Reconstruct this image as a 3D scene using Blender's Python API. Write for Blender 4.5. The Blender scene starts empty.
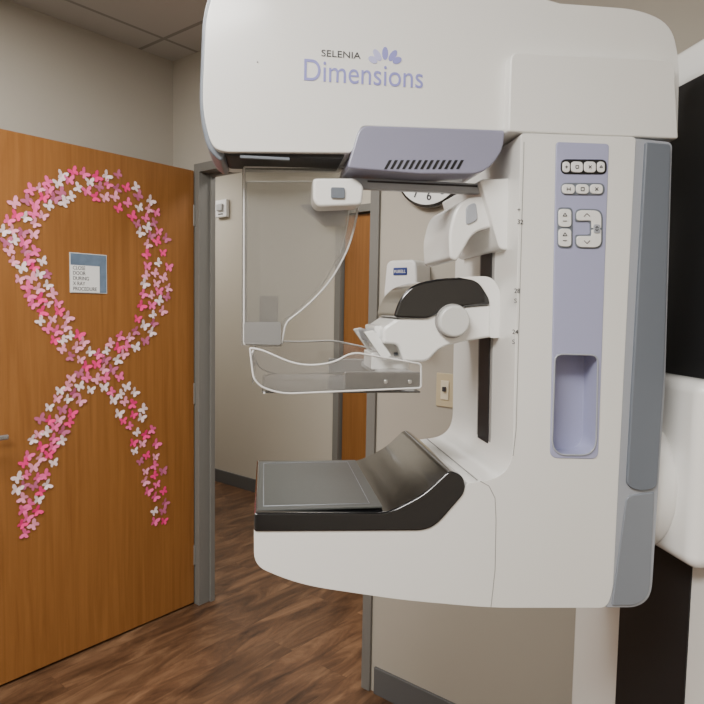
import bpy, bmesh, math, random
from mathutils import Vector, Matrix
random.seed(7)
F=625.0
CAMZ=1.48
Rcam=Matrix.Rotation(math.radians(90-4.1),3,'X')@Matrix.Rotation(math.radians(1.0),3,'Z')
CP=Vector((0,0,CAMZ))
def ray(u,v): return Rcam@Vector(((u-352)/F,-(v-352)/F,-1))
# ---- frames
JX,JY,RA=-0.70,2.97,-39.0
Mroom=Matrix.Translation((JX,JY,0))@Matrix.Rotation(math.radians(RA),4,'Z')
MA=8.0
Mmac=Matrix.Translation((-0.158,1.0,0))@Matrix.Rotation(math.radians(MA),4,'Z')
def hit(M,u,v,axis,val):
    Mi=M.inverted(); o=Mi@CP; d=Mi.to_3x3()@ray(u,v)
    t=(val-o[axis])/d[axis]
    return o+d*t
def mp(u,v,w):  # machine side plane at width w -> (s,z)
    p=hit(Mmac,u,v,1,w); return (p.x,p.z)
# ---- materials
def mat(name,col,rough=0.5,metal=0.0,coat=0.0,noise=0.0,nscale=40,emit=0,bump=0.0):
    m=bpy.data.materials.new(name); m.use_nodes=True; nt=m.node_tree; b=nt.nodes['Principled BSDF']
    b.inputs['Base Color'].default_value=(*col,1); b.inputs['Roughness'].default_value=rough
    b.inputs['Metallic'].default_value=metal; b.inputs['Coat Weight'].default_value=coat; b.inputs['Coat Roughness'].default_value=.12
    if emit: 
        b.inputs['Emission Color'].default_value=(*col,1); b.inputs['Emission Strength'].default_value=emit
    if noise or bump:
        tc=nt.nodes.new('ShaderNodeTexCoord'); n=nt.nodes.new('ShaderNodeTexNoise'); n.inputs['Scale'].default_value=nscale; n.inputs['Detail'].default_value=4
        nt.links.new(tc.outputs['Object'],n.inputs['Vector'])
        if noise:
            mx=nt.nodes.new('ShaderNodeMix'); mx.data_type='RGBA'
            mx.inputs[6].default_value=(*[c*(1-noise) for c in col],1); mx.inputs[7].default_value=(*[min(1,c*(1+noise)) for c in col],1)
            nt.links.new(n.outputs['Fac'],mx.inputs[0]); nt.links.new(mx.outputs[2],b.inputs['Base Color'])
        if bump:
            bp=nt.nodes.new('ShaderNodeBump'); bp.inputs['Strength'].default_value=bump; bp.inputs['Distance'].default_value=0.002
            nt.links.new(n.outputs['Fac'],bp.inputs['Height']); nt.links.new(bp.outputs[0],b.inputs['Normal'])
    return m
def acrylic(name,tint,opac,ior=1.45):
    m=bpy.data.materials.new(name); m.use_nodes=True; nt=m.node_tree; nt.nodes.clear()
    o=nt.nodes.new('ShaderNodeOutputMaterial'); tr=nt.nodes.new('ShaderNodeBsdfTransparent'); tr.inputs[0].default_value=(*tint,1)
    gl=nt.nodes.new('ShaderNodeBsdfGlossy'); gl.inputs['Roughness'].default_value=0.05; gl.inputs[0].default_value=(.9,.9,.9,1)
    df=nt.nodes.new('ShaderNodeBsdfDiffuse'); df.inputs[0].default_value=(.80,.79,.77,1)
    fr=nt.nodes.new('ShaderNodeFresnel'); fr.inputs[0].default_value=ior
    m1=nt.nodes.new('ShaderNodeMixShader'); m2=nt.nodes.new('ShaderNodeMixShader'); m2.inputs[0].default_value=opac
    nt.links.new(fr.outputs[0],m1.inputs[0]); nt.links.new(tr.outputs[0],m1.inputs[1]); nt.links.new(gl.outputs[0],m1.inputs[2])
    nt.links.new(m1.outputs[0],m2.inputs[1]); nt.links.new(df.outputs[0],m2.inputs[2]); nt.links.new(m2.outputs[0],o.inputs[0])
    return m
WHITE=mat('machine_white',(.77,.765,.735),.30,coat=.5)
WHITE2=mat('machine_white_trim',(.82,.815,.79),.26,coat=.5)
LAV=mat('lavender_plastic',(.36,.37,.54),.32,coat=.2)
LAVD=mat('lavender_grey',(.25,.25,.34),.30,coat=.3)
GREYL=mat('grey_light',(.34,.36,.40),.35,coat=.2)
GREYD=mat('grey_blue',(.14,.16,.19),.4,coat=.2)
BLK=mat('gloss_black',(.006,.006,.007),.08,coat=.9)
BLKM=mat('matte_black',(.008,.008,.009),.5)
CARB=mat('carbon_top',(.045,.048,.045),.35,noise=.2,nscale=200)
WEAVE=mat('carbon_weave',(.012,.012,.013),.18,coat=.7,noise=.9,nscale=420)
SEAM=mat('seam_grey',(.28,.27,.26),.6)
CHR=mat('silver',(.6,.6,.6),.25,metal=.9)
ACR=acrylic('clear_acrylic',(.95,.95,.95),.07,1.7)
ACRS=acrylic('shield_acrylic',(.90,.90,.88),.11,1.8)
ACRE=acrylic('acrylic_edge',(.80,.81,.81),.75)
ACRG=acrylic('acrylic_grey',(.45,.45,.44),.25,1.6)
LOGO=mat('logo_lavender',(.25,.25,.57),.5)
LOGO2=mat('logo_pale',(.45,.45,.72),.5)
INK=mat('ink',(.03,.03,.035),.6)
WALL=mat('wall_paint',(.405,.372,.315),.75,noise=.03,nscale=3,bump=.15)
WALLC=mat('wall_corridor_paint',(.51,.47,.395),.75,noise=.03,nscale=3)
FRAME=mat('frame_grey',(.17,.165,.15),.4)
BASE=mat('baseboard_grey',(.10,.10,.10),.55)
# ---- mesh helpers
def link(o,M=None,parent=None):
    bpy.context.collection.objects.link(o)
    if parent is not None: o.parent=parent
    elif M is not None: o.matrix_world=M
    return o
def finish(o,bev=0,seg=3,smooth=True):
    if smooth:
        for p in o.data.polygons: p.use_smooth=True
    if bev>0:
        b=o.modifiers.new('bev','BEVEL'); b.width=bev; b.segments=seg; b.limit_method='ANGLE'; b.angle_limit=math.radians(40); b.use_clamp_overlap=True
    if smooth:
        w=o.modifiers.new('wn','WEIGHTED_NORMAL'); w.keep_sharp=True
def mesh_from(name,bm,mats):
    bmesh.ops.recalc_face_normals(bm,faces=bm.faces[:])
    me=bpy.data.meshes.new(name); bm.to_mesh(me); bm.free()
    for m in mats: me.materials.append(m)
    return bpy.data.objects.new(name,me)
def prism(name,pts,w0,w1,m,parent=None,M=None,bev=.003,seg=3,smooth=True):
    """pts: (x,z) polygon extruded along y"""
    bm=bmesh.new()
    a=[bm.verts.new((x,w0,z)) for x,z in pts]; b=[bm.verts.new((x,w1,z)) for x,z in pts]
    bm.faces.new(a); bm.faces.new(b[::-1]); n=len(pts)
    for i in range(n): bm.faces.new((a[i],a[(i+1)%n],b[(i+1)%n],b[i]))
    o=mesh_from(name,bm,[m]); link(o,M,parent); finish(o,bev,seg,smooth); return o
def boxes(name,bl,m,parent=None,M=None,bev=0,smooth=False,seg=3):
    bm=bmesh.new()
    for (x0,x1,y0,y1,z0,z1) in bl:
        r=bmesh.ops.create_cube(bm,size=1)
        for v in r['verts']:
            v.co=Vector(((x0+x1)/2+v.co.x*(x1-x0),(y0+y1)/2+v.co.y*(y1-y0),(z0+z1)/2+v.co.z*(z1-z0)))
    o=mesh_from(name,bm,[m]); link(o,M,parent); finish(o,bev,seg,smooth or bev>0); return o
def cyl(name,c,axis,r,h,m,parent=None,M=None,bev=.002,r2=None,n=48):
    bm=bmesh.new(); bmesh.ops.create_cone(bm,cap_ends=True,segments=n,radius1=r,radius2=r if r2 is None else r2,depth=h)
    rot={'x':Matrix.Rotation(math.pi/2,4,'Y'),'y':Matrix.Rotation(math.pi/2,4,'X'),'z':Matrix.Identity(4)}[axis]
    bm.transform(Matrix.Translation(c)@rot)
    o=mesh_from(name,bm,[m]); link(o,M,parent); finish(o,bev,3); return o
def tube(name,pts,r,m,parent=None,M=None,cyclic=False):
    cu=bpy.data.curves.new(name,'CURVE'); cu.dimensions='3D'; cu.bevel_depth=r; cu.bevel_resolution=2
    sp=cu.splines.new('POLY'); sp.points.add(len(pts)-1)
    for i,p in enumerate(pts): sp.points[i].co=(*p,1)
    sp.use_cyclic_u=cyclic; cu.materials.append(m); cu.use_fill_caps=True
    o=bpy.data.objects.new(name,cu); link(o,M,parent); return o
def text(name,body,loc,size,m,parent=None,rotz=0,align='LEFT',ext=.0004,roll=0,sx=1.0,off=0):
    cu=bpy.data.curves.new(name,'FONT'); cu.body=body; cu.size=size; cu.extrude=ext; cu.align_x=align; cu.materials.append(m); cu.offset=off
    o=bpy.data.objects.new(name,cu); link(o,None,parent)
    o.location=loc; o.rotation_euler=(math.pi/2,roll,rotz); o.scale=(sx,1,1); return o
def rp(pts,seg=6):
    out=[]; n=len(pts)
    for i,p in enumerate(pts):
        r=p[2] if len(p)>2 else 0
        P=Vector(p[:2]); A=Vector(pts[i-1][:2]); B=Vector(pts[(i+1)%n][:2])
        if r<=0: out.append(tuple(P)); continue
        da=(A-P); db=(B-P); ra=min(r,da.length*.49); rb=min(r,db.length*.49)
        s=P+da.normalized()*ra; e=P+db.normalized()*rb
        for k in range(seg+1):
            t=k/seg; q=s*(1-t)**2+P*2*t*(1-t)+e*t*t; out.append(tuple(q))
    return out
def mprof(pts,w): return [mp(u,v,w) for u,v in rp(pts)]
def mline(name,pts,w,r,m,cyclic=False,rnd=True):
    q=[mp(u,v,w) for u,v in (rp(pts) if cyclic else pts)]
    return tube(name,[(x,w,z) for x,z in q],r,m,MACH,cyclic=cyclic)
def boolean(o,cut):
    b=o.modifiers.new('bool','BOOLEAN'); b.operation='DIFFERENCE'; b.solver='EXACT'; b.object=cut
    while o.modifiers[0]!=b and o.modifiers.find('bool')>0: o.modifiers.move(o.modifiers.find('bool'),0)
    bpy.context.view_layer.update()
    others=[(x,x.show_viewport) for x in o.modifiers if x!=b]
    for x,_ in others: x.show_viewport=False
    dg=bpy.context.evaluated_depsgraph_get(); me=bpy.data.meshes.new_from_object(o.evaluated_get(dg))
    for x,s in others: x.show_viewport=s
    o.modifiers.remove(b); o.data=me
    bpy.data.objects.remove(cut)
def empty(name,M):
    e=bpy.data.objects.new(name,None); e.empty_display_size=.05; bpy.context.collection.objects.link(e); e.matrix_world=M; return e

# ================= ROOM =================
def planks():
    m=bpy.data.materials.new('vinyl_plank_floor'); m.use_nodes=True; nt=m.node_tree; b=nt.nodes['Principled BSDF']; L=nt.links.new
    tc=nt.nodes.new('ShaderNodeTexCoord'); mpn=nt.nodes.new('ShaderNodeMapping'); mpn.inputs['Rotation'].default_value=(0,0,math.radians(90))
    L(tc.outputs['Object'],mpn.inputs[0])
    br=nt.nodes.new('ShaderNodeTexBrick'); br.offset=.37; br.inputs['Scale'].default_value=1; br.inputs['Brick Width'].default_value=1.2; br.inputs['Row Height'].default_value=.15
    br.inputs['Mortar Size'].default_value=.0012; br.inputs['Color1'].default_value=(.0,.0,.0,1); br.inputs['Color2'].default_value=(1,1,1,1); br.inputs['Mortar'].default_value=(.1,.1,.1,1)
    L(mpn.outputs[0],br.inputs[0])
    m2=nt.nodes.new('ShaderNodeMapping'); m2.inputs['Scale'].default_value=(1.5,6,1); L(mpn.outputs[0],m2.inputs[0])
    ad=nt.nodes.new('ShaderNodeVectorMath'); ad.operation='MULTIPLY_ADD'; ad.inputs[1].default_value=(3,3,3); L(br.outputs['Color'],ad.inputs[0]); L(m2.outputs[0],ad.inputs[2])
    n=nt.nodes.new('ShaderNodeTexNoise'); n.inputs['Scale'].default_value=1.8; n.inputs['Detail'].default_value=9; n.inputs['Roughness'].default_value=.66; n.inputs['Distortion'].default_value=1.0; L(ad.outputs[0],n.inputs[0])
    cr=nt.nodes.new('ShaderNodeValToRGB'); e=cr.color_ramp.elements; e[0].position=.30; e[0].color=(.035,.017,.009,1); e[1].position=.72; e[1].color=(.27,.150,.078,1)
    x=e.new(.5); x.color=(.128,.064,.032,1)
    L(n.outputs['Fac'],cr.inputs[0])
    mx=nt.nodes.new('ShaderNodeMix'); mx.data_type='RGBA'; mx.blend_type='MULTIPLY'; mx.inputs[0].default_value=.3; L(cr.outputs[0],mx.inputs[6]); L(br.outputs['Color'],mx.inputs[7])
    L(mx.outputs[2],b.inputs['Base Color']); b.inputs['Roughness'].default_value=.34
    return m
def oak():
    m=bpy.data.materials.new('oak_veneer'); m.use_nodes=True; nt=m.node_tree; b=nt.nodes['Principled BSDF']; L=nt.links.new
    tc=nt.nodes.new('ShaderNodeTexCoord'); mm=nt.nodes.new('ShaderNodeMapping'); mm.inputs['Scale'].default_value=(16,16,.6); L(tc.outputs['Object'],mm.inputs[0])
    n=nt.nodes.new('ShaderNodeTexNoise'); n.inputs['Scale'].default_value=3; n.inputs['Detail'].default_value=9; n.inputs['Roughness'].default_value=.6; n.inputs['Distortion'].default_value=.8; L(mm.outputs[0],n.inputs[0])
    cr=nt.nodes.new('ShaderNodeValToRGB'); e=cr.color_ramp.elements; e[0].position=.3; e[0].color=(.215,.085,.020,1); e[1].position=.7; e[1].color=(.295,.125,.033,1)
    L(n.outputs['Fac'],cr.inputs[0]); L(cr.outputs[0],b.inputs['Base Color']); b.inputs['Roughness'].default_value=.36
    return m
def tiles():
    m=bpy.data.materials.new('ceiling_tile'); m.use_nodes=True; nt=m.node_tree; b=nt.nodes['Principled BSDF']; L=nt.links.new
    tc=nt.nodes.new('ShaderNodeTexCoord'); mm=nt.nodes.new('ShaderNodeMapping'); mm.inputs['Location'].default_value=(.06,.18,0); L(tc.outputs['Object'],mm.inputs[0])
    br=nt.nodes.new('ShaderNodeTexBrick'); br.offset=0; br.inputs['Scale'].default_value=1
    br.inputs['Brick Width'].default_value=.61; br.inputs['Row Height'].default_value=.61; br.inputs['Mortar Size'].default_value=.010
    br.inputs['Color1'].default_value=(.47,.455,.43,1); br.inputs['Color2'].default_value=(.44,.43,.405,1); br.inputs['Mortar'].default_value=(.27,.26,.24,1)
    L(mm.outputs[0],br.inputs['Vector']); L(br.outputs['Color'],b.inputs['Base Color']); b.inputs['Roughness'].default_value=.9
    return m
FLOORM=planks(); OAK=oak(); TILE=tiles()
H=2.655; WT=.085; CW=1.45
SL,SR,TN=-.25,3.9,-3.3
OL,OR_,DH=-.03,.985,2.10
boxes('floor',[(-4.2,SR+.2,TN-.1,CW+.1,-.08,0)],FLOORM,M=Mroom)
boxes('ceiling',[(-4.2,SR+.2,TN-.1,CW+.1,H,H+.08)],TILE,M=Mroom)
boxes('wall_back',[(SL-.1,OL-.01,0,WT,0,H),(OL-.01,OR_+.01,0,WT,DH+.01,H),(OR_+.01,SR,0,WT,0,H)],WALL,M=Mroom)
boxes('wall_left',[(SL-.1,SL,TN,0,0,H)],WALL,M=Mroom)
boxes('wall_right',[(SR,SR+.1,TN,CW,0,H)],WALL,M=Mroom)
boxes('wall_front',[(SL-.1,SR+.1,TN-.1,TN,0,H)],WALL,M=Mroom)
D2a,D2b=-.38,.53
boxes('wall_corridor',[(-4.1,D2a-.01,CW,CW+.1,0,H),(D2a-.01,D2b+.01,CW,CW+.1,2.125,H),(D2b+.01,SR,CW,CW+.1,0,H)],WALLC,M=Mroom)
boxes('wall_corridor_end',[(-4.2,-4.1,WT,CW,0,H)],WALLC,M=Mroom)
boxes('wall_corridor_side',[(-4.1,SL-.1,0,WT,0,H)],WALLC,M=Mroom)
boxes('baseboard_back',[(OR_+.06,SR,-.012,0,0,.105)],BASE,M=Mroom,bev=.002)
boxes('baseboard_left',[(SL,SL+.012,TN,0,0,.105)],BASE,M=Mroom,bev=.002)
boxes('baseboard_corridor',[(-4.1,D2a-.06,CW-.012,CW,0,.105),(D2b+.06,SR,CW-.012,CW,0,.105)],BASE,M=Mroom,bev=.002)
# frames
def frame(name,a,b,h,t0,t1,cw=.05):
    return boxes(name,[(a-cw,a,t0-.012,t0,0,h+cw),(b,b+cw,t0-.012,t0,0,h+cw),(a,b,t0-.012,t0,h,h+cw),
      (a-.012,a,t0,t1,0,h),(b,b+.012,t0,t1,0,h),(a-.012,b+.012,t0,t1,h,h+.012),
      (a,a+.012,t0+.05,t0+.075,0,h),(b-.012,b,t0+.05,t0+.075,0,h),(a-.012,b+.012,t0+.05,t0+.075,h-.012,h)],FRAME,M=Mroom,bev=.0015)
frame('trim_1',OL,OR_,DH,0,WT,.04)
frame('trim_2',D2a,D2b,2.115,CW,CW+.1,.05)
boxes('door_2',[(D2a+.012,D2b-.012,CW+.02,CW+.06,.008,2.105)],OAK,M=Mroom,bev=.002)
# open door
DF=-.062
d1=empty('door_1',Mroom)
boxes('slab',[(DF-.045,DF,-1.03,-.018,.01,2.108)],OAK,parent=d1,bev=.002)
for i,z in enumerate((.25,1.05,1.9)):
    cyl('hinge_%d'%(i+1),(DF-.002,-.0155,z),'z',.006,.1,FRAME,parent=d1,bev=.001,n=16)
hp=hit(Mroom,-6,436,0,DF)
cyl('rosette',(DF+.005,hp.y-.05,hp.z),'x',.03,.012,CHR,parent=d1)
cyl('handle_neck',(DF+.03,hp.y-.05,hp.z),'x',.010,.05,CHR,parent=d1)
boxes('lever',[(DF+.045,DF+.06,hp.y-.06,hp.y+.03,hp.z-.01,hp.z+.01)],CHR,parent=d1,bev=.006)
def dp(u,v,off=0):
    p=hit(Mroom,u,v,0,DF+off); return (p.y,p.z)
# butterflies ribbon
cols=[(.90,.035,.24),(.90,.12,.36),(.88,.32,.46),(.88,.68,.70),(.50,.12,.24)]
bm=bmesh.new()
half=[(0,.25),(.25,.65),(.7,.95),(1.0,.85),(.95,.35),(.55,.02),(.75,-.25),(.7,-.65),(.4,-.85),(.12,-.45),(0,-.35)]
def bfly(y,z,size,ang,mi):
    for sgn in (1,-1):
        vs=[]
        for hx,hy in half:
            x=hx*sgn*size; yy=hy*size
            xr=x*math.cos(ang)-yy*math.sin(ang); yr=x*math.sin(ang)+yy*math.cos(ang)
            lift=.0012+abs(hx)*size*.22
            vs.append(bm.verts.new((DF+lift,y+xr,z+yr)))
        f=bm.faces.new(vs if sgn>0 else vs[::-1]); f.material_index=mi
def poly_samples(path,step):
    out=[]
    for i in range(len(path)-1):
        a=Vector(path[i][:2]); b=Vector(path[i+1][:2]); L=(b-a).length; n=max(1,int(L/step)); d=(b-a).normalized(); nn=Vector((-d.y,d.x))
        w0=path[i][2]; w1=path[i+1][2]
        for k in range(n):
            t=k/n
            for _ in range(40):
                out.append(a+(b-a)*(t+random.random()/n)+nn*random.uniform(-1,1)*(w0+(w1-w0)*t))
    return out
path=[(27,540,3),(29,495,15),(40,452,16),(60,412,14),(84,380,12),(110,357,11),(135,338,11),(153,305,13),(158,270,13),(153,235,13),(138,205,15),(110,186,14),(78,184,14),(48,193,14),(22,215,17),(18,245,16),(34,275,16),(47,305,14),(60,332,12),(80,352,11),(102,372,11),(122,395,12),(138,425,12),(150,460,12),(157,495,9),(160,524,4)]
cand=poly_samples(path,6); kept=[]
random.shuffle(cand)
for c in cand:
    if all((c-k).length>8.3 for k in kept): kept.append(c)
for c in kept:
    y,z=dp(c.x,c.y); bfly(y,z,random.uniform(.018,.023),random.choice([-.6,-.2,.3,.7,1.0,-1.0])+random.uniform(-.3,.3),random.choices(range(5),[2.6,3.6,3,3,2.4])[0])
me=bpy.data.meshes.new('butterfly_decal_ribbon'); bm.to_mesh(me); bm.free()
for i,c in enumerate(cols): me.materials.append(mat('butterfly_pink_%d'%i,c,.5))
o=bpy.data.objects.new('butterfly_decal_ribbon',me); link(o,Mroom)
# door notice
a=dp(70,253); b=dp(106,293)
Ms=Mroom@Matrix.Translation((DF,(a[0]+b[0])/2,(a[1]+b[1])/2))@Matrix.Rotation(math.pi/2,4,'Z')
sg=empty('notice_sign',Ms); hw=abs(b[0]-a[0])/2; hh=abs(a[1]-b[1])/2
boxes('plate',[(-hw,hw,-.004,-.0005,-hh,hh)],mat('sign_blue_grey',(.13,.18,.25),.4,noise=.7,nscale=14),parent=sg)
boxes('plate_edge',[(-hw-.003,hw+.003,-.003,-.0002,-hh-.003,hh+.003)],mat('sign_edge',(.62,.62,.6),.4),parent=sg)
boxes('label',[(-hw,hw*.60,-.005,-.003,-hh,hh*.40)],mat('sign_paper',(.78,.78,.76),.6),parent=sg)
text('label_text','CLOSE\nDOOR\nDURING\nX RAY\nPROCEDURE',(-hw*.9,-.0055,hh*.17),hh*.27,INK,parent=sg,sx=.85)
# wall items on back wall
def wallitem(name,u,v,t):
    p=hit(Mroom,u,v,1,t); return empty(name,Mroom@Matrix.Translation((p.x,t,p.z)))
IVORY=mat('ivory_plate',(.54,.46,.30),.4)
e=wallitem('light_switch',446,390,0)
boxes('plate',[(-.036,.036,-.006,-.0003,-.058,.058)],IVORY,parent=e,bev=.002)
boxes('rocker',[(-.016,.016,-.010,-.006,-.033,.033)],mat('ivory_rocker',(.70,.64,.48),.35),parent=e,bev=.002)
boxes('toggle',[(-.006,.006,-.018,-.010,-.004,.012)],INK,parent=e,bev=.001)
e=wallitem('hand_sanitizer_dispenser',415,301,0)
DW=mat('dispenser_white',(.76,.76,.75),.3,coat=.3)
prism('housing',[(-.066,-.12),(.066,-.12),(.070,.03),(.062,.125),(.048,.138),(-.048,.138),(-.062,.125),(-.070,.03)],-.095,-.0003,DW,parent=e,bev=.014)
boxes('window',[(-.03,.03,-.097,-.09,-.04,.03)],mat('dispenser_window',(.3,.32,.36),.2),parent=e,bev=.004)
cyl('nozzle',(0,-.06,-.125),'z',.014,.03,mat('dispenser_grey',(.35,.36,.38),.4),parent=e)
boxes('label',[(-.028,.028,-.0985,-.094,.086,.112)],mat('label_navy',(.02,.04,.18),.4),parent=e,bev=.006)
text('label_text','PURELL',(0,-.099,.094),.0145,WHITE2,parent=e,align='CENTER')
e=wallitem('wall_clock',436,166,0)
cyl('rim',(0,-.018,0),'y',.145,.036,BLK,parent=e,bev=.006)
cyl('face',(0,-.0375,0),'y',.135,.003,mat('clock_face',(.80,.80,.78),.4),parent=e,bev=0)
for i in range(12):
    an=math.radians(30*(i+1)); text('numeral_%d'%(i+1),str(i+1),(.108*math.sin(an),-.0395,.108*math.cos(an)-.012),.040,INK,parent=e,align='CENTER',off=.0008)
tube('hand_hour',[(0,-.041,0),(.05,-.041,.03)],.003,INK,parent=e)
tube('hand_minute',[(0,-.042,0),(-.03,-.042,.09)],.002,INK,parent=e)
e=wallitem('fire_alarm_strobe',224,209,CW)
boxes('housing',[(-.07,.07,-.035,-.0003,-.07,.07)],DW,parent=e,bev=.008)
boxes('strobe_lens',[(-.035,.035,-.055,-.035,-.02,.035)],mat('lens_grey',(.45,.45,.45),.15),parent=e,bev=.006)
boxes('sounder_slot',[(-.03,.03,-.037,-.034,-.05,-.04)],BLKM,parent=e)
e=wallitem('room_sign',269,309,CW)
boxes('plate',[(-.10,.10,-.008,-.0003,-.10,.10)],mat('sign_grey',(.10,.10,.095),.4),parent=e,bev=.003)
text('sign_text','EXAM\nROOM',(-.06,-.0085,.02),.035,SEAM,parent=e)

# ================= MAMMOGRAPHY MACHINE =================
MACH=empty('mammography_machine',Mmac)
W1=.35
# column / base body
body=prism('c_arm_body',mprof([(254,530),(430,530,12),(462,496,12),(467,483,4),(498,479,14),(513,462,18),(514,400,0),(521,133,4),(636,137,4),(613,590,8),(607,608,8),(490,608,25),(400,600,30),(300,585,30),(254,566,14)],0),0,W1,WHITE,MACH,bev=.010,seg=4)
ins=[(556,142,4),(609,144,4),(598,459,8),(550,458,8)]
cut=prism('cut',mprof(ins,0),-.05,.058,LAV,MACH,bev=0)
bpy.context.view_layer.update(); boolean(body,cut)
insert=prism('control_panel',mprof(ins,0),-.0015,.057,LAV,MACH,bev=.0015)
pk=[(555,354,8),(598,355,8),(596,447,9),(588,455,6),(560,455,6),(552,447,9)]
cut=prism('cut',mprof(pk,0),-.05,.048,LAV,MACH,bev=0)
bpy.context.view_layer.update(); boolean(insert,cut)
mline('pocket_rim',pk,-.002,.0016,GREYL,cyclic=True)
# rear grey cover
prism('rear_cover',mprof([(635,138,2),(673,142,6),(666,380,0),(652,597,14),(638,608,10),(606,608,2),(613,592,0)],0),.001,W1-.001,GREYL,MACH,bev=.006)
prism('rear_cover_strip',mprof([(646,142,2),(671,144,4),(664,380,0),(657,488,6),(640,492,10),(627,486,6)],-.004),-.005,W1+.005,GREYD,MACH,bev=.004)
prism('rear_cover_foot',mprof([(627,496,6),(655,492,2),(650,596,12),(637,606,8),(612,606,2)],-.002),-.002,.06,mat('grey_mid',(.20,.22,.25),.4,coat=.2),MACH,bev=.003)
# neck
prism('neck_cover',mprof([(510,52,10),(674,60,10),(678,139,3),(508,132,3)],.004),.002,.345,WHITE,MACH,bev=.009)
# tube head
HW0,HW1=.022,.178
prism('tube_head',mprof([(225,-36,20),(206,12,20),(202,110,25),(212,148,14),(226,152,4),(352,153,4),(362,126,4),(505,131,2),(678,139,2),(680,62,20),(672,24,18),(640,9,20),(560,3,0),(500,-14,30),(430,-36,30)],HW0),HW0,HW1,WHITE,MACH,bev=.016,seg=5)
prism('tube_head_front_cap',mprof([(222,-36,20),(203,12,20),(199,112,25),(207,150,14),(222,163,6),(226,154,0),(213,146,10),(205,110,20),(210,12,20),(230,-36,0)],HW0+.02),HW0+.016,HW1-.02,GREYD,MACH,bev=.004)
prism('collimator_window',mprof([(222,150,2),(345,153,2),(343,159,2),(226,156,4)],HW0+.01),HW0+.010,HW1-.05,BLKM,MACH,bev=.002)
boxes('collimator_rail',[(mp(240,158,HW0)[0],mp(290,158,HW0)[0],HW0+.006,HW0+.012,mp(240,157,HW0)[1],mp(240,154,HW0)[1])],GREYD,parent=MACH,bev=.001)
mline('collimator_rim',[(222,164),(346,168)],HW1-.035,.0018,WHITE2)
prism('vent_cover',mprof([(347,168,4),(360,125,10),(505,130,3),(503,152,14),(484,174,14),(420,174,0)],HW0-.006),HW0-.006,HW1-.02,LAVD,MACH,bev=.007)
for i in range(13):
    u=386+i*6.0
    prism('vent_slit_%d'%(i+1),mprof([(u-2,169),(u+1,169),(u+6,160),(u+3,160)],HW0-.007),HW0-.0068,HW0,BLKM,MACH,bev=0,smooth=False)
mline('cover_screw',[(257,62),(258,62)],HW0-.0003,.0015,SEAM)
# seams
mline('seam_1',[(480,481),(489,486),(495,498),(496,520),(495,570),(491,607)],-.0002,.0007,SEAM)
sm=mp(478,481.2,0); tube('seam_3',[(sm[0],.004,sm[1]+.0012),(sm[0],W1-.004,sm[1]+.0012)],.0010,SEAM,MACH)
mline('seam_2',[(524,142),(516,430),(513,456)],-.0002,.0007,SEAM)
# logo
def mtext(name,body_,u,v,size,m,w,off=0,sx=1,ext=.0004):
    x,z=mp(u,v,w); return text(name,body_,(x,w,z),size,m,MACH,sx=sx,ext=ext,off=off)
mtext('logo_small','SELENIA',321,56,.0145,INK,HW0-.0006,sx=1.22)
mtext('logo_large','Dimensions',302,80,.049,LOGO,HW0-.0006,sx=.86,off=0)
for i,(du,dv,a_) in enumerate([(0,0,0),(-7,2,-.6),(7,2,.6),(-13,6,-1.1),(13,6,1.1)]):
    x,z=mp(385+du*.6,60+dv*.4,HW0-.0004)
    L_=.021 if i<3 else .016; pts=[]
    for k in range(12):
        t=2*math.pi*k/12; px=.0052*math.sin(t); pz=L_/2-L_/2*math.cos(t)
        pts.append((x+px*math.cos(a_)+pz*math.sin(a_),z-px*math.sin(a_)+pz*math.cos(a_)))
    prism('logo_petal_%d'%(i+1),pts,HW0-.0006-.0001*i,HW0,LOGO2 if i%2 else LOGO,MACH,bev=0,smooth=False)
# control buttons
def pill(name,u0,v0,u1,v1,r,m,w,th=.004):
    prism(name,mprof([(u0,v0,r),(u1,v0+.4,r),(u1,v1+.4,r),(u0,v1,r)],w),w,w+th,m,MACH,bev=.001)
def glyph(name,segs,u,v,w=-.0062,sc=1.0):
    for k,(a0,b0,a1,b1) in enumerate(segs):
        p=mp(u+a0*sc,v+b0*sc,w); q=mp(u+a1*sc,v+b1*sc,w)
        tube('%s_stroke_%d'%(name,k+1),[(p[0],w,p[1]),(q[0],w,q[1])],.0006,INK,MACH)
ICON=[[(-2,-2,2,-2),(2,-2,2,2),(2,2,-2,2),(-2,2,-2,-2)],[(-2,0,2,0),(0,-2,0,2)],[(-2,-2,2,2),(-2,2,2,-2)],[(-2,1,0,-2),(0,-2,2,1),(2,1,-2,1)],
      [(-2,2,-2,-2),(2,2,2,-2),(-2,0,2,0)],[(-2,-1,0,-3),(0,-3,2,-1),(-2,1,0,3),(0,3,2,1)]]
pill('button_bank_a',561,159,607,174,6,BLKM,-.003)
for i,(a0,a1) in enumerate([(563,570),(571.5,583),(584.5,596),(597.5,605)]):
    pill('button_a%d'%(i+1),a0,161.3,a1,172,3.5,WHITE2,-.0055); glyph('icon_a%d'%(i+1),ICON[[1,0,2,3][i]],(a0+a1)/2,166.8,sc=.7)
pill('button_bank_b',561,182.5,605,195,6,GREYD,-.003)
for i in range(3):
    pill('button_b%d'%(i+1),562.5+i*14,184,575+i*14,193.5,4,WHITE2,-.0055); glyph('icon_b%d'%(i+1),ICON[[4,0,2][i]],568.7+i*14,189,sc=.8)
pill('button_bank_c',557.5,207,573,248,5,GREYD,-.003)
for i in range(2):
    pill('button_c%d'%(i+1),559,208.8+i*19.6,571.5,226.6+i*19.6,4,WHITE2,-.0055); glyph('icon_c%d'%(i+1),ICON[3],565,215+i*19.6); glyph('icon_cc%d'%(i+1),[(-2,0,2,0)],565,221+i*19.6)
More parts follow.
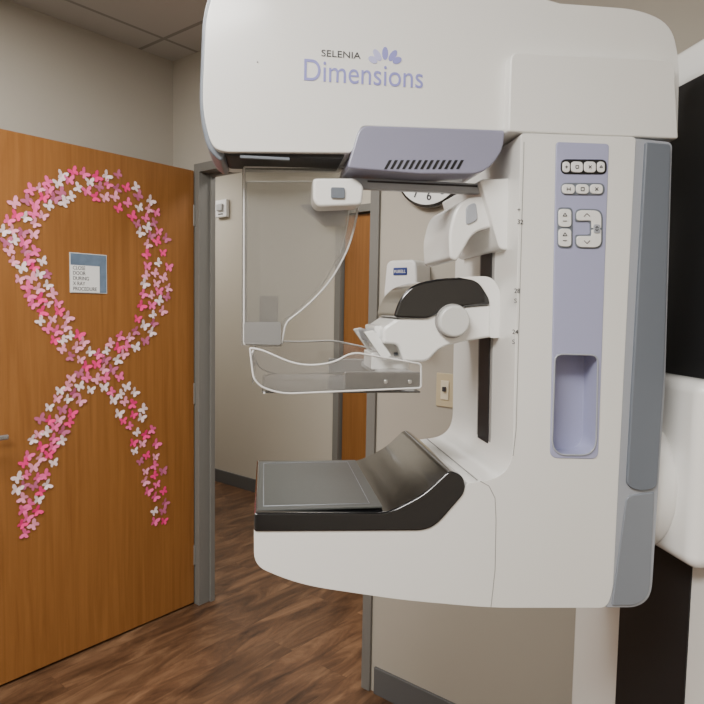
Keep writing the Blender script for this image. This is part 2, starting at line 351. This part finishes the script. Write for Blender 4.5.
prism('button_d_bank',mprof([(575,208.5,7),(603,209,9),(603,249,9),(575,248.5,7),(575,234.5,3),(590,234.5,3),(590,222,3),(575,222,3)],-.003),-.003,-.001,GREYD,MACH,bev=.001)
prism('button_d1',mprof([(577,210,6),(601.5,210.5,8),(601.5,228,1),(592,228,1),(592,220.5,2),(577,220.5,3)],-.0055),-.0055,-.001,WHITE2,MACH,bev=.001)
prism('button_d2',mprof([(577,236,3),(592,236,2),(592,229.5,1),(601.5,229.5,1),(601.5,247.5,8),(577,247,6)],-.0055),-.0055,-.001,WHITE2,MACH,bev=.001)
glyph('icon_d1',[(-3,1,0,-2),(0,-2,3,1)],587,215.5,-.006); glyph('icon_d2',[(-3,-1,0,2),(0,2,3,-1)],587,241.5,-.006)
pill('button_e1',594,224,600.5,233,2,GREYL,-.007); glyph('icon_e1',ICON[5],597,228.5,-.0078,sc=.7)
for i,(u,v) in enumerate([(521,212),(521,224),(518,293),(518,303),(516,334),(516,344)]):
    mtext('scale_mark_%d'%(i+1),['+','32','28','S','24','S'][i],u-4,v,.011,INK,-.0006)
# column front slot (follows the slightly raked front face)
prism('travel_slot',mprof([(517,210),(511,458),(520,458),(526,210)],0),.115,.172,BLKM,MACH,bev=0,smooth=False)
prism('slot_rim',mprof([(517.8,205),(512,461),(520,461),(526,205)],0),.105,.182,SEAM,MACH,bev=0,smooth=False)
sx0=mp(514,400,0)[0]
# detector
prism('detector_housing',mprof([(254,513,3),(388,513,14),(425,494,14),(450,470,6),(464,476,7),(466,492,8),(432,531,16),(254,532,3)],-.002),-.003,W1+.002,BLK,MACH,bev=.006,seg=5)
x0,z0=mp(256,513,0); x1,_=mp(384,513,0)
boxes('detector_top_plate',[(x0+.002,x1,.012,W1-.012,z0-.002,z0+.0012)],CARB,parent=MACH,bev=.001)
zz=z0+.0016
tube('detector_outline',[(x0+.012,.03,zz),(x1-.02,.03,zz),(x1-.02,W1-.03,zz),(x0+.012,W1-.03,zz)],.0004,GREYL,MACH,cyclic=True)
prism('ramp_inlay',mprof([(398,511,6),(428,496,10),(449,472,2),(450,478,2),(430,501,10),(400,515,6)],0),.03,W1-.03,WEAVE,MACH,bev=.001)
# compression carriage
CW0=.085; CW1=.25
prism('carriage_arm',mprof([(383,328,4),(398,318,4),(425,317,8),(442,309,6),(497,304,4),(500,336,6),(462,342,6),(440,348,10),(428,362,6),(404,362,4),(398,345,5),(383,344,4)],CW0),CW0,CW1,WHITE2,MACH,bev=.008,seg=4)
prism('carriage_visor',mprof([(393,318,6),(400,298,12),(413,284,12),(440,278,12),(486,277,12),(497,288,8),(498,304,4),(470,306,8),(446,309,12),(428,319,4)],CW0-.004),CW0-.006,CW1+.006,BLK,MACH,bev=.014,seg=8)
prism('carriage_rear_shell',mprof([(456,277,6),(492,276,10),(501,292,8),(502,338,6),(490,338,2),(490,300,6),(478,281,8)],CW0-.008),CW0-.009,CW1+.009,WHITE2,MACH,bev=.004)
cx,cz=mp(453,321,CW0-.01)
cyl('knob_ring',(cx,CW0-.004,cz),'y',.031,.012,SEAM,MACH)
cyl('knob',(cx,CW0-.012,cz),'y',.0285,.022,mat('knob_grey',(.60,.60,.58),.3,coat=.3),MACH,bev=.005)
boxes('carriage_neck',[(mp(470,300,.12)[0],sx0+.01,.13,.18,cz-.02,cz+.03)],WHITE2,parent=MACH,bev=.004)
# paddle clamp
prism('paddle_clamp',mprof([(374,326,3),(416,324,4),(420,360,4),(388,362,4),(378,350,3)],.12),.12,.23,WHITE2,MACH,bev=.006)
prism('clamp_prong',mprof([(364,332,2),(374,330,3),(392,356,3),(384,361,3)],.10),.10,.115,WHITE2,MACH,bev=.003)
prism('clamp_prong',mprof([(364,332,2),(374,330,3),(392,356,3),(384,361,3)],.10),.235,.25,WHITE2,MACH,bev=.003)
prism('clamp_lip',mprof([(368,331,2),(376,331,2),(378,345,2),(372,343,2)],.11),.11,.24,GREYL,MACH,bev=.002)
mline('clamp_bolt',[(394,354),(400,354)],.118,.003,GREYD)
mline('clamp_bolt',[(409,354),(413,354)],.118,.003,GREYD)
# compression paddle (clear tray)
T0,T1=.03,.315
xa,zbp=mp(252,393,T0); xb,_=mp(421,389,T0)
wall=mprof([(250,348,2),(262,350,6),(298,366,24),(332,364,20),(352,352,10),(421,364,3),(421,388,3),(280,394,14),(254,384,12)],T0)
wallf=mprof([(250,348,2),(300,352,20),(352,350,10),(421,364,3),(421,388,3),(280,394,14),(254,384,12)],T0)
prism('paddle_wall_near',wall,T0,T0+.003,ACR,MACH,bev=0)
tube('paddle_edge_near',[(x,T0,z) for x,z in wall],.0017,ACRE,MACH,cyclic=True)
prism('paddle_wall_far',wallf,T1-.003,T1,ACR,MACH,bev=0)
tube('paddle_edge_far',[(x,T1,z) for x,z in wallf],.0017,ACRE,MACH,cyclic=True)
zl=min(z for x,z in wall)
boxes('paddle_plate',[(xa+.016,xb,T0+.003,T1-.003,zl,zl+.003)],ACR,parent=MACH,bev=.001)
boxes('paddle_front',[(xa,xa+.003,T0+.003,T1-.003,zl+.016,zl+.066)],ACR,parent=MACH)
tube('paddle_front_lip',[(xa,T0,zl+.066),(xa,T1,zl+.066)],.0018,ACRE,MACH)
tube('paddle_front_foot',[(xa+.02,T0,zl+.001),(xa+.02,T1,zl+.001)],.0018,ACRE,MACH)
boxes('paddle_bracket',[(mp(385,372,T0)[0],xb,T0+.02,T1-.02,zl+.02,zl+.032)],ACRG,parent=MACH,bev=.003)
boxes('paddle_bracket_bar',[(mp(345,372,T0)[0],xb,T0+.004,T0+.016,zl+.006,zl+.036)],ACRG,parent=MACH,bev=.003)
boxes('paddle_bracket_bar',[(mp(345,372,T0)[0],xb,T1-.016,T1-.004,zl+.006,zl+.036)],ACRG,parent=MACH,bev=.003)
for i,u in enumerate((386,410)):
    cyl('paddle_screw_%d'%(i+1),(mp(u,372,T0)[0],T0+.001,zl+.02),'y',.004,.006,CHR,MACH,bev=.001,n=20)
boxes('paddle_post',[(mp(372,372,.12)[0],mp(410,372,.12)[0],.13,.22,zl+.03,zl+.062)],WHITE2,parent=MACH,bev=.003)
# face shield mount and shield
prism('shield_mount_block',mprof([(480,179,4),(516,178,6),(519,250,3),(500,250,6),(496,236,4)],.05),.05,.29,WHITE2,MACH,bev=.006)
prism('shield_mount',mprof([(486,196,4),(500,200,4),(498,226,6),(474,232,10),(457,262,4),(450,258,3),(449,232,8),(456,205,12),(470,197,4)],.065),.065,.25,WHITE2,MACH,bev=.007)
prism('shield_mount_recess',mprof([(466,206,5),(476,202,4),(478,220,4),(466,226,5)],.063),.062,.075,GREYL,MACH,bev=.002)
r0=mp(350,184,.07); r1=mp(482,194,.07)
boxes('shield_rail',[(r0[0],r1[0]+.02,.068,.085,r1[1],r1[1]+.018)],GREYL,parent=MACH,bev=.003)
boxes('shield_rail_groove',[(r0[0]+.03,r1[0]-.01,.0665,.07,r1[1]+.011,r1[1]+.014)],INK,parent=MACH)
prism('shield_rail',mprof([(300,205,2),(345,207,2),(345,226,2),(325,226,2)],.27),.26,.285,LAVD,MACH,bev=.003)
prism('shield_clamp',mprof([(313,178,4),(356,178,4),(364,186,4),(362,205,5),(318,207,5),(313,200,4)],.045),.045,.10,WHITE2,MACH,bev=.005)
pill('shield_clamp_button',331,187,345,198,2,GREYD,.041,.006)
sh=mprof([(244,167,2),(361,167,2),(358,212,16),(349,248,16),(331,281,16),(306,307,14),(286,322,6),(281,346,3),(244,345,3)],.104)
prism('face_shield_near',sh,.104,.107,ACRS,MACH,bev=0)
tube('face_shield_edge',[(x,.105,z) for x,z in sh],.0019,ACRE,MACH,cyclic=True)
prism('face_shield_far',sh,.235,.238,ACRS,MACH,bev=0)
tube('face_shield_edge',[(x,.236,z) for x,z in sh],.0014,ACRE,MACH,cyclic=True)
sx=min(x for x,z in sh); szt=max(z for x,z in sh); szb=min(z for x,z in sh)
boxes('face_shield_front',[(sx-.003,sx,.104,.238,szb,szt)],ACRS,parent=MACH)
prism('face_shield_foot',mprof([(244,322,3),(281,322,3),(281,345,3),(244,344,3)],.1),.099,.103,ACRG,MACH,bev=0)
# gantry tower
TS=.825
boxes('tower',[(TS,TS+.26,-.15,.48,.0,2.0)],WHITE,parent=MACH,bev=.02)
boxes('tower_track',[(TS-.003,TS+.01,.04,.265,.05,1.9)],BLKM,parent=MACH)
boxes('tower_track_upper',[(TS-.004,TS+.01,-.135,.46,1.34,1.925)],BLKM,parent=MACH,bev=.003)
boxes('tower_foot',[(TS-.22,TS+.26,-.18,.47,0,.05)],GREYD,parent=MACH,bev=.012)
hz0=hit(Mmac,680,566,0,TS-.055).z; hz1=hit(Mmac,680,378,0,TS-.055).z
boxes('pivot_housing',[(TS-.055,TS+.005,-.03,.38,hz0,hz1)],WHITE2,parent=MACH,bev=.025,seg=5)
dz=hit(Mmac,668,503,0,TS-.1).z
cyl('pivot_disc',(TS-.085,.165,dz),'x',.148,.09,WHITE2,MACH,bev=.025)
cyl('pivot_shaft',(TS-.16,.17,dz),'x',.08,.2,GREYD,MACH)

# ================= LIGHTS =================
PAN=mat('light_diffuser',(1,.985,.96),.5,emit=5)
def fixture(name,s,t,lx,ly,power,col=(1,.975,.94)):
    e=empty(name,Mroom@Matrix.Translation((s,t,H)))
    boxes('diffuser',[(-lx/2,lx/2,-ly/2,ly/2,-.012,-.004)],PAN,parent=e)
    boxes('frame',[(-lx/2-.02,lx/2+.02,-ly/2-.02,ly/2+.02,-.006,-.0005)],WHITE2,parent=e)
    l=bpy.data.lights.new(name+'_lamp','AREA'); l.shape='RECTANGLE'; l.size=lx; l.size_y=ly; l.energy=power; l.color=col
    o=bpy.data.objects.new('lamp',l); link(o,None,e); o.location=(0,0,-.02)
fixture('ceiling_light',2.2,-2.5,1.2,.6,88)
fixture('ceiling_light',.75,-1.6,.6,1.2,44)
fixture('ceiling_light',.4,.78,1.2,.4,20,(1,.955,.89))
fixture('ceiling_light',-2.2,.78,1.2,.4,18,(1,.955,.89))
w=bpy.data.worlds.new('World'); bpy.context.scene.world=w; w.use_nodes=True
w.node_tree.nodes['Background'].inputs[0].default_value=(.5,.5,.5,1); w.node_tree.nodes['Background'].inputs[1].default_value=.3
# ================= CAMERA =================
cam=bpy.data.cameras.new('Camera'); cam.sensor_width=36; cam.lens=36*F/704; cam.clip_start=.02
co=bpy.data.objects.new('Camera',cam); bpy.context.collection.objects.link(co)
co.matrix_world=Matrix.Translation(CP)@Rcam.to_4x4()
bpy.context.scene.camera=co
